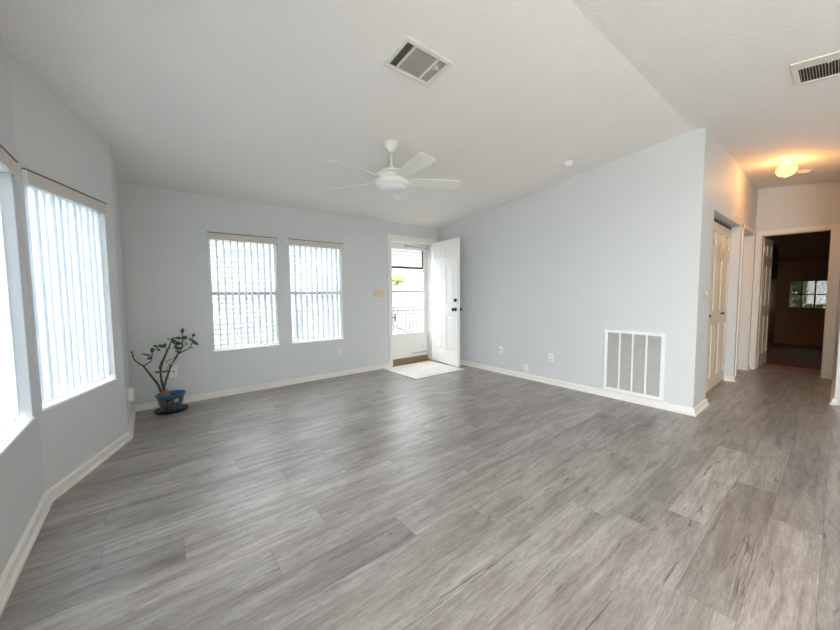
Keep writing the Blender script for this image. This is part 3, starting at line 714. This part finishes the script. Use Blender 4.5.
# hall light
hl = tag(on_ceiling('ceiling_light', 5.664, .457), 'lit frosted mushroom ceiling light glowing warm in the hall', 'ceiling light')
hl.rotation_euler = (0, 0, 0)
bm = B(); lathe(bm, [(.0001, .006), (.062, .006), (.066, -.008), (.055, -.020), (.048, -.026), (.0001, -.026)], 32); link('fitter', bm, M['fan'], hl)
bm = B(); lathe(bm, [(.040, -.026), (.045, -.040), (.066, -.056), (.082, -.080), (.086, -.105), (.078, -.132), (.058, -.155), (.030, -.170), (.0001, -.174)], 36); gl_ = link('glass_shade', bm, M['lampglass'], hl, smooth=True)
bm = B(); lathe(bm, [(.0001, -.174), (.008, -.175), (.006, -.185), (.0001, -.187)], 12); link('finial', bm, M['brass'], hl)
l = bpy.data.lights.new('hall_bulb', 'POINT'); l.energy = 6.5; l.color = (1, .48, .15); l.shadow_soft_size = .10
lo = bpy.data.objects.new('hall_bulb', l); COL.objects.link(lo); lo.location = (5.664, .457, cz(0, .457)-.10)
lo.parent = None
gl_.visible_shadow = True
# heat detector behind it
hd = tag(on_ceiling('smoke_detector', 6.26, .355), 'flat round beige detector on the hall ceiling just behind the lit lamp', 'smoke detector')
bm = B(); lathe(bm, [(.0001, 0), (.070, 0), (.070, -.014), (.0001, -.014)], 28); link('base_plate', bm, M['vent'], hd)
bm = B(); lathe(bm, [(.055, -.014), (.050, -.032), (.0001, -.036)], 28); link('sensor_cover', bm, M['val'], hd)

# ------------------------------------------------------------------ ceiling fan
fx, fy = 1.739, 2.561; fzc = cz(fx, fy)
fan = tag(empty('ceiling_fan', (fx, fy, 0)), 'white five-blade ceiling fan with a domed light kit on a short downrod', 'ceiling fan')
bm = B(); lathe(bm, [(.0001, .022), (.064, .022), (.068, .0), (.066, -.016), (.050, -.036), (.030, -.056), (.022, -.068), (.0001, -.070)], 32); cn = link('canopy', bm, M['fan'], fan, (0, 0, fzc-.014), smooth=False); cn.rotation_euler = (math.atan(-.1047), 0, 0)
for p_ in cn.data.polygons: p_.use_smooth = True
bm = B(); lathe(bm, [(.0001, 2.46), (.011, 2.46), (.011, 2.345), (.022, 2.325), (.034, 2.300), (.038, 2.285), (.0001, 2.285)], 20); link('downrod', bm, M['fan'], fan, smooth=True)
bm = B(); lathe(bm, [(.0001, 2.295), (.060, 2.293), (.105, 2.280), (.128, 2.262), (.130, 2.253), (.0001, 2.253)], 40); link('motor_cap', bm, M['fan'], fan, smooth=True)
bm = B(); lathe(bm, [(.0001, 2.253), (.112, 2.253), (.112, 2.244), (.0001, 2.244)], 40); link('motor_gap', bm, M['gap'], fan)
bm = B(); lathe(bm, [(.0001, 2.244), (.140, 2.244), (.158, 2.225), (.164, 2.205), (.164, 2.197), (.0001, 2.197)], 40); link('motor_housing', bm, M['fan'], fan, smooth=True)
bm = B(); lathe(bm, [(.0001, 2.197), (.158, 2.197), (.158, 2.192), (.0001, 2.192)], 40); link('housing_seam', bm, M['slatgray'], fan)
bm = B(); lathe(bm, [(.0001, 2.192), (.165, 2.192), (.164, 2.178), (.155, 2.158), (.134, 2.142), (.0001, 2.142)], 40); link('light_ring', bm, M['fan'], fan, smooth=True)
bm = B(); lathe(bm, [(.131, 2.144), (.124, 2.130), (.100, 2.114), (.060, 2.103), (.0001, 2.099)], 40); link('light_dome', bm, M['frost'], fan, smooth=True)
def blade_bm():
    bm = B(); prof = []
    n = 10; L0, L1 = .160, .612; outline = []
    for i in range(n+1):
        t_ = i/n; x = L0+(L1-L0)*t_; w_ = .052+.022*t_; outline.append((x, w_))
    top = [(x, w_) for x, w_ in outline]; 
    corner = [(L1+.012, .060), (L1+.016, .035), (L1+.017, 0)]
    pts = top+corner; pts = pts+[(x, -w_) for x, w_ in pts[::-1][1:]]
    lo_ = [bm.verts.new((x, y, -.003)) for x, y in pts]; hi_ = [bm.verts.new((x, y, .003)) for x, y in pts]
    bm.faces.new(lo_[::-1]); bm.faces.new(hi_); k = len(pts)
    for i in range(k): bm.faces.new((lo_[i], lo_[(i+1) % k], hi_[(i+1) % k], hi_[i]))
    return bm
for i in range(5):
    if i == 0:
        bl = link('blade', blade_bm(), M['fan'], fan); b0 = bl
        bm = B(); box(bm, .115, .215, -.022, .022, .0035, .009); box(bm, .20, .26, -.036, .036, .0035, .007); ir = link('blade_iron', bm, M['fan'], bl, bevel=.002); ir0 = ir
    else:
        bl = b0.copy(); COL.objects.link(bl); bl.parent = fan
        ir = ir0.copy(); COL.objects.link(ir); ir.parent = bl
    bl.location = (0, 0, 2.198)
    bl.rotation_euler = (Matrix.Rotation(R(190-72*i), 3, 'Z') @ Matrix.Rotation(R(-14), 3, 'X')).to_euler()

# ------------------------------------------------------------------ entry tile inlay
bm = B(); box(bm, 2.835, 3.80, 3.635, YF-.03, .0005, .006)
et = tag(link('entry_tile_panel', bm, M['tile'], bevel=.002), 'pale cream tiled entry square set in the plank floor before the open front door', 'floor tile')
bm = B(); box(bm, 2.827, 2.835, 3.627, YF-.03, .0005, .008); box(bm, 2.835, 3.80, 3.627, 3.635, .0005, .008); link('edge_strip', bm, M['slatgray'], et)

# ------------------------------------------------------------------ potted plant
pc = (.130, 4.285)
pl_ = tag(empty('potted_plant', (pc[0], pc[1], .022)), 'leafy bare-branched succulent in a painted blue pot in the corner by the bay window', 'potted plant')
bm = B(); lathe(bm, [(.0001, 0), (.075, 0), (.085, .01), (.100, .07), (.118, .14), (.128, .150), (.130, .165), (.120, .167), (.112, .150), (.105, .135), (.0001, .135)], 40, sy_=.86); link('pot', bm, M['pot'], pl_, smooth=True)
bm = B(); lathe(bm, [(.107, .1355), (.09, .142), (.04, .150), (.0001, .152)], 28, sy_=.86); link('soil', bm, M['soil'], pl_, smooth=True)
bm = B(); lathe(bm, [(.0001, .142), (.045, .143), (.046, .160), (.034, .185), (.020, .205), (.0001, .21)], 16, center=(-.045, 0, 0), sx=1.1, sy_=.8); link('root_base', bm, textured('root_bark', (.22, .17, .12), .8, 50, .3, .4), pl_, smooth=True)
# sunflower painted on the pot front
ang = R(-70)
bm = B()
def onpot(u, v, off=.0):        # u angle offset, v height
    rr_ = .085+(v-.01)/.13*.033+off; return (rr_*math.cos(ang+u), .86*rr_*math.sin(ang+u), v)
c_ = bm.verts.new(onpot(.05, .105, .004)); ring = []
for i in range(24):
    t_ = 2*math.pi*i/24; q_ = .023*(1 if i % 2 else .72); ring.append(bm.verts.new(onpot(.05+q_*math.cos(t_)/.11, .105+q_*math.sin(t_), .0035)))
for i in range(24): bm.faces.new((c_, ring[i], ring[(i+1) % 24]))
link('painted_flower', bm, mat('flower_yellow', (.62, .42, .12), .4), pl_)
sa = tag(empty('pot_saucer', (pc[0], pc[1]+.0, 0)), 'dark glazed oval saucer under the blue painted pot', 'saucer')
bm = B(); lathe(bm, [(.0001, .0005), (.125, .0005), (.142, .010), (.150, .024), (.143, .026), (.132, .014), (.12, .0215), (.0001, .0215)], 40, sy_=.85); link('dish', bm, M['saucer'], sa, smooth=False)
def PP(x, z, dy=0): return (x-pc[0], 4.29-pc[1]+dy, z-.022)
branches = [
    ([(.085, .165, 0), (.055, .215, 0), (.030, .300, -.01), (-.015, .390, -.02), (-.045, .450, -.02), (-.073, .505, -.02)], .013, .007),
    ([(-.073, .505, -.02), (-.105, .535, -.03), (-.140, .585, -.04), (-.150, .635, -.04)], .007, .004),
    ([(-.073, .505, -.02), (-.045, .520, -.02), (-.012, .545, 0), (0, .595, .01), (.005, .625, .01), (.05, .68, .02)], .006, .003),
    ([(.085, .160, .01), (.072, .250, .01), (.062, .340, .0), (.058, .420, .0), (.075, .500, .01), (.110, .590, .01), (.140, .665, .02), (.165, .735, .02)], .012, .005),
    ([(.060, .430, 0), (.052, .480, -.02), (.085, .560, -.03), (.115, .640, -.03), (.10, .68, -.03)], .006, .003),
    ([(.085, .155, -.01), (.080, .250, -.01), (.095, .320, -.015), (.120, .400, -.02), (.150, .480, -.02), (.205, .585, -.02), (.245, .645, -.03), (.250, .730, -.03), (.255, .80, -.03)], .012, .004),
    ([(.210, .590, -.02), (.270, .620, -.03), (.315, .650, -.04), (.335, .710, -.05), (.340, .76, -.05)], .006, .003),
    ([(.165, .510, -.02), (.200, .560, .0), (.215, .640, .01), (.19, .69, .02)], .005, .003),
    ([(.120, .400, -.02), (.110, .440, .01), (.128, .465, .02)], .005, .003),
    ([(.100, .510, .0), (.145, .540, .0), (.185, .555, .0)], .004, .002),
]
from mathutils import noise as _n
def smoothpath(pts):
    out = []
    for i in range(len(pts)-1):
        a = Vector(pts[max(0, i-1)]); b = Vector(pts[i]); c = Vector(pts[i+1]); d = Vector(pts[min(len(pts)-1, i+2)])
        for k in range(4):
            t = k/4; out.append(.5*((2*b)+(-a+c)*t+(2*a-5*b+4*c-d)*t*t+(-a+3*b-3*c+d)*t**3))
    out.append(Vector(pts[-1])); return out
for pts, r0_, r1_ in branches:
    bm = B(); P3 = smoothpath([PP(*p) for p in pts]); n = len(P3)
    tube(bm, P3, [(r0_+(r1_-r0_)*i/(n-1))*(1+.12*math.sin(i*2.1)) for i in range(n)], 8); link('stem', bm, M['bark'], pl_, smooth=True)
def leaf(px, pz, dy, a, L=.05, w=.018, tilt=0, yaw=0):
    bm = B(); n = 6; rows = []
    for i in range(n+1):
        t = i/n; ww = w*math.sin(math.pi*min(1, t*.93+.05))**.8; z_ = -.25*L*t*t
        rows.append([bm.verts.new((L*t, -ww, z_+.12*ww)), bm.verts.new((L*t, 0, z_-.002)), bm.verts.new((L*t, ww, z_+.12*ww))])
    for r_a, r_b in zip(rows, rows[1:]):
        for k in (0, 1): bm.faces.new((r_a[k], r_a[k+1], r_b[k+1], r_b[k]))
    M_ = Matrix.Rotation(yaw, 4, 'Z') @ Matrix.Rotation(-a, 4, 'Y') @ Matrix.Rotation(tilt, 4, 'X')
    bmesh.ops.transform(bm, matrix=M_, verts=bm.verts)
    o = link('leaf', bm, M['pleaf'], pl_, PP(px, pz, dy), smooth=True)
    md = o.modifiers.new('solid', 'SOLIDIFY'); md.thickness = .0015
leaves = [(-.150, .635, -.04, 1.7, .03, .013), (-.150, .630, -.04, -.6, .02, .009), (-.005, .60, .01, 3.0, .09, .022), (.0, .62, .01, 1.5, .055, .02), (0, .585, .01, -2.6, .05, .018), (.05, .68, .02, -.05, .07, .022), (.05, .68, .02, 2.9, .05, .018), (.04, .66, .02, -.9, .04, .016),
          (.085, .69, -.03, 2.9, .035, .014), (.10, .68, -.03, 1.2, .035, .016), (.115, .65, -.03, .3, .045, .017), (.165, .735, .02, 2.8, .05, .018), (.165, .735, .02, .9, .04, .018), (.165, .735, .02, -.3, .05, .018), (.19, .69, .02, 2.2, .045, .018), (.19, .69, .02, .3, .05, .02), (.19, .68, .02, -1.4, .045, .018),
          (.255, .80, -.03, 1.55, .055, .022), (.25, .75, -.03, 3.0, .06, .022), (.25, .745, -.03, .1, .065, .022), (.25, .72, -.03, -.5, .06, .022), (.247, .70, -.03, 3.6, .06, .02), (.246, .68, -.03, 2.5, .055, .018), (.245, .66, -.03, .8, .05, .018), (.245, .65, -.03, 3.2, .06, .02), (.25, .74, -.03, 1.0, .045, .018),
          (.34, .76, -.05, 1.0, .04, .018), (.335, .71, -.05, -.5, .065, .026), (.338, .73, -.05, -1.1, .05, .02), (.335, .72, -.05, 2.4, .035, .015), (.315, .65, -.04, -.3, .03, .012), (.128, .465, .02, 1.3, .035, .014), (.128, .465, .02, .2, .03, .012), (.058, .42, 0, 3.1, .05, .014), (.110, .42, .01, 3.3, .045, .014), (.185, .555, 0, .5, .03, .012), (.215, .60, .01, 2.4, .035, .014), (.21, .63, .01, .6, .04, .015)]
for i, (x, z, dy, a, L, w) in enumerate(leaves):
    leaf(x, z, dy, a, L*1.0, w*.78, tilt=random.uniform(-1.2, 1.2)+.9*(1 if i % 2 else -1), yaw=random.uniform(-.6, .6))

# ------------------------------------------------------------------ white louvred panel at the right edge
lv = tag(empty('louvred_door', (5.529, -.045, .01), R(-90)), 'white louvred closet door seen edge-on at the right edge beside the hall', 'louvred door')
bm = B(); LWd, LH = .62, .76
box(bm, 0, .05, -.03, 0, 0, LH); box(bm, LWd-.05, LWd, -.03, 0, 0, LH); box(bm, .05, LWd-.05, -.03, 0, 0, .07); box(bm, .05, LWd-.05, -.03, 0, LH-.06, LH); link('frame', bm, M['white'], lv, bevel=.003)
bm = B()
for i in range(20):
    z = .085+i*.031
    v = [bm.verts.new(p_) for p_ in ((.05, -.026, z-.012), (LWd-.05, -.026, z-.012), (LWd-.05, -.006, z+.012), (.05, -.006, z+.012))]; w_ = [bm.verts.new((p_.co.x, p_.co.y, p_.co.z+.006)) for p_ in v]
    bm.faces.new(v); bm.faces.new(w_[::-1])
    for k in range(4): bm.faces.new((v[k], v[(k+1) % 4], w_[(k+1) % 4], w_[k]))
link('louvers', bm, M['white'], lv)

# ------------------------------------------------------------------ outside
bm = B(); box(bm, -30, 30, -30, 40, -.75, -.6); struct(link('ground', bm, M['ground']))
nh = tag(empty('neighbour_house', (0, 0, 0)), 'pale lap-sided neighbouring house seen through the front windows and door', 'house')
bm = B(); z = -.6; n = 0
while z < 2.75:
    ya = 8.7; 
    v = [bm.verts.new(p_) for p_ in ((-5, ya-.055, z), (11, ya-.055, z), (11, ya-.003, z+.115), (-5, ya-.003, z+.115), (-5, ya+.004, z), (11, ya+.004, z))]
    bm.faces.new((v[0], v[1], v[2], v[3])); bm.faces.new((v[4], v[5], v[1], v[0])); z += .115
box(bm, -5, 11, 8.71, 8.85, -.6, 2.76); link('siding', bm, M['siding'], nh)
bm = B(); box(bm, -5.3, 11.3, 8.25, 8.9, 2.76, 2.80); box(bm, -5.3, 11.3, 8.21, 8.25, 2.72, 2.90); link('eave', bm, M['siding'], nh)
bm = B(); prism(bm, [(-5.3, 8.22), (11.3, 8.22), (11.3, 12), (-5.3, 12)], lambda x, y: 2.87+(y-8.22)*.3, lambda x, y: 2.93+(y-8.22)*.3); link('roof', bm, M['greyal'], nh)
for x0_, x1_, z0_, z1_ in ((1.35, 2.15, 2.02, 2.24), (4.6, 5.6, 1.0, 1.9)):
    bm = B(); box(bm, x0_-.05, x1_+.05, 8.64, 8.67, z0_-.05, z1_+.05); w_ = link('window_surround', bm, M['vinyl'], nh)
    bm = B(); box(bm, x0_, x1_, 8.62, 8.64, z0_, z1_); link('window_glass', bm, M['soffit'], w_)
# porch
bm = B(); box(bm, 2.0, 5.4, YF+.17, 6.1, -.12, -.03); dk = tag(link('porch_deck', bm, M['deck']), 'grey porch deck outside the glazed storm door', 'porch')
rl_ = tag(empty('porch_railing', (0, 6.02, -.03)), 'white stair and porch railing seen through the lower panes of the storm door', 'railing')
bm = B(); box(bm, 2.0, 5.4, -.02, .02, .90, .94); link('top_rail', bm, M['rail'], rl_)
bm = B(); box(bm, 2.0, 5.4, -.02, .02, .12, .15); link('bottom_rail', bm, M['rail'], rl_)
n = 0
for x in (2.02, 3.7, 5.38):
    bm = B(); box(bm, x-.03, x+.03, -.03, .03, .0, .98); link('rail_post', bm, M['rail'], rl_)
x = 2.1
while x < 5.3:
    if n == 0: bm = B(); box(bm, -.010, .010, -.010, .010, .15, .90); bb = link('baluster', bm, M['rail'], rl_); bb0 = bb
    else: bb = bb0.copy(); COL.objects.link(bb); bb.parent = rl_
    bb.location = (x, 0, 0); x += .105; n += 1
sr_ = tag(empty('stair_railing', (0, 6.6, -.03)), 'sloping grey stair handrail beyond the porch railing', 'railing')
bm = B(); tube(bm, [(3.6, 0, .92), (5.6, 0, -.1)], .016); link('handrail', bm, M['railgrey'], sr_)
for x in (3.7, 4.3, 4.9): 
    bm = B(); tube(bm, [(x, 0, -.57), (x, 0, .92-(x-3.6)*.51)], .014); link('post', bm, M['railgrey'], sr_)
# shrub
def cluster(bm, c, r_, n_, L, rng):
    for _ in range(n_):
        d = Vector((rng.gauss(0, 1), rng.gauss(0, 1), rng.gauss(0, 1))).normalized()*r_*rng.uniform(.4, 1)
        p = Vector(c)+d; e = Euler((rng.uniform(0, 6), rng.uniform(0, 6), rng.uniform(0, 6))).to_matrix()
        vs = [bm.verts.new(p+e @ Vector(q_)*L) for q_ in ((-.5, 0, 0), (0, -.25, .05), (.5, 0, 0), (0, .25, .05))]; bm.faces.new(vs)
rng = random.Random(3)
sh = tag(empty('flowering_shrub', (5.13, 7.3, -.43)), 'yellow-green shrub outside, seen through the storm door upper panes', 'shrub')
bm = B(); tube(bm, [(0, 0, -.17), (.03, 0, .8), (0, .05, 1.5)], [.03, .025, .015]); tube(bm, [(.02, 0, .7), (.12, .1, 1.7)], [.02, .01]); link('stem', bm, M['siding'], sh)
bm = B()
for c, r_ in (((0, 0, 2.02), .12), ((.14, .05, 2.0), .09), ((-.13, 0, 1.99), .09), ((.0, .1, 1.9), .08)): cluster(bm, c, r_, 220, .09, rng)
link('foliage', bm, M['leaf'], sh)
trees = [(14.2, -1.6, 1.7), (17.5, 1.3, 2.0), (14.0, 1.1, 1.2)]
for i, (x, y, h) in enumerate(trees):
    t = tag(empty('tree', (x, y, -.6)), ['leafy dark tree behind the far small window, at its right', 'tall leafy tree farthest outside the far small window', 'low bushy tree outside the far small window, at its left'][i], 'tree', 'trees beyond the far window')
    bm = B(); tube(bm, [(0, 0, 0), (.05, .03, h), (0, .1, h+.9)], [.09, .06, .03]); link('trunk', bm, M['bark'], t)
    bm = B()
    for _ in range(9): cluster(bm, (rng.uniform(-.7, .7), rng.uniform(-.8, .8), h+rng.uniform(-.2, 1.3)), .5, 260, .15, rng)
    link('crown', bm, M['tree'], t)

# daylight portals
H_ = R(90)
portal(((W1[0]+W1[1])/2, YF+.13, 1.22), (-H_, 0, 0), .74, 1.3)
portal(((W2[0]+W2[1])/2, YF+.13, 1.22), (-H_, 0, 0), .74, 1.3)
portal(((DO[0]+DO[1])/2, YF+.17, 1.2), (-H_, 0, 0), .74, 1.6)
portal((XC-.14, (YC+YC2)/2, 1.2), (0, -H_, 0), 1.3, 1.5)
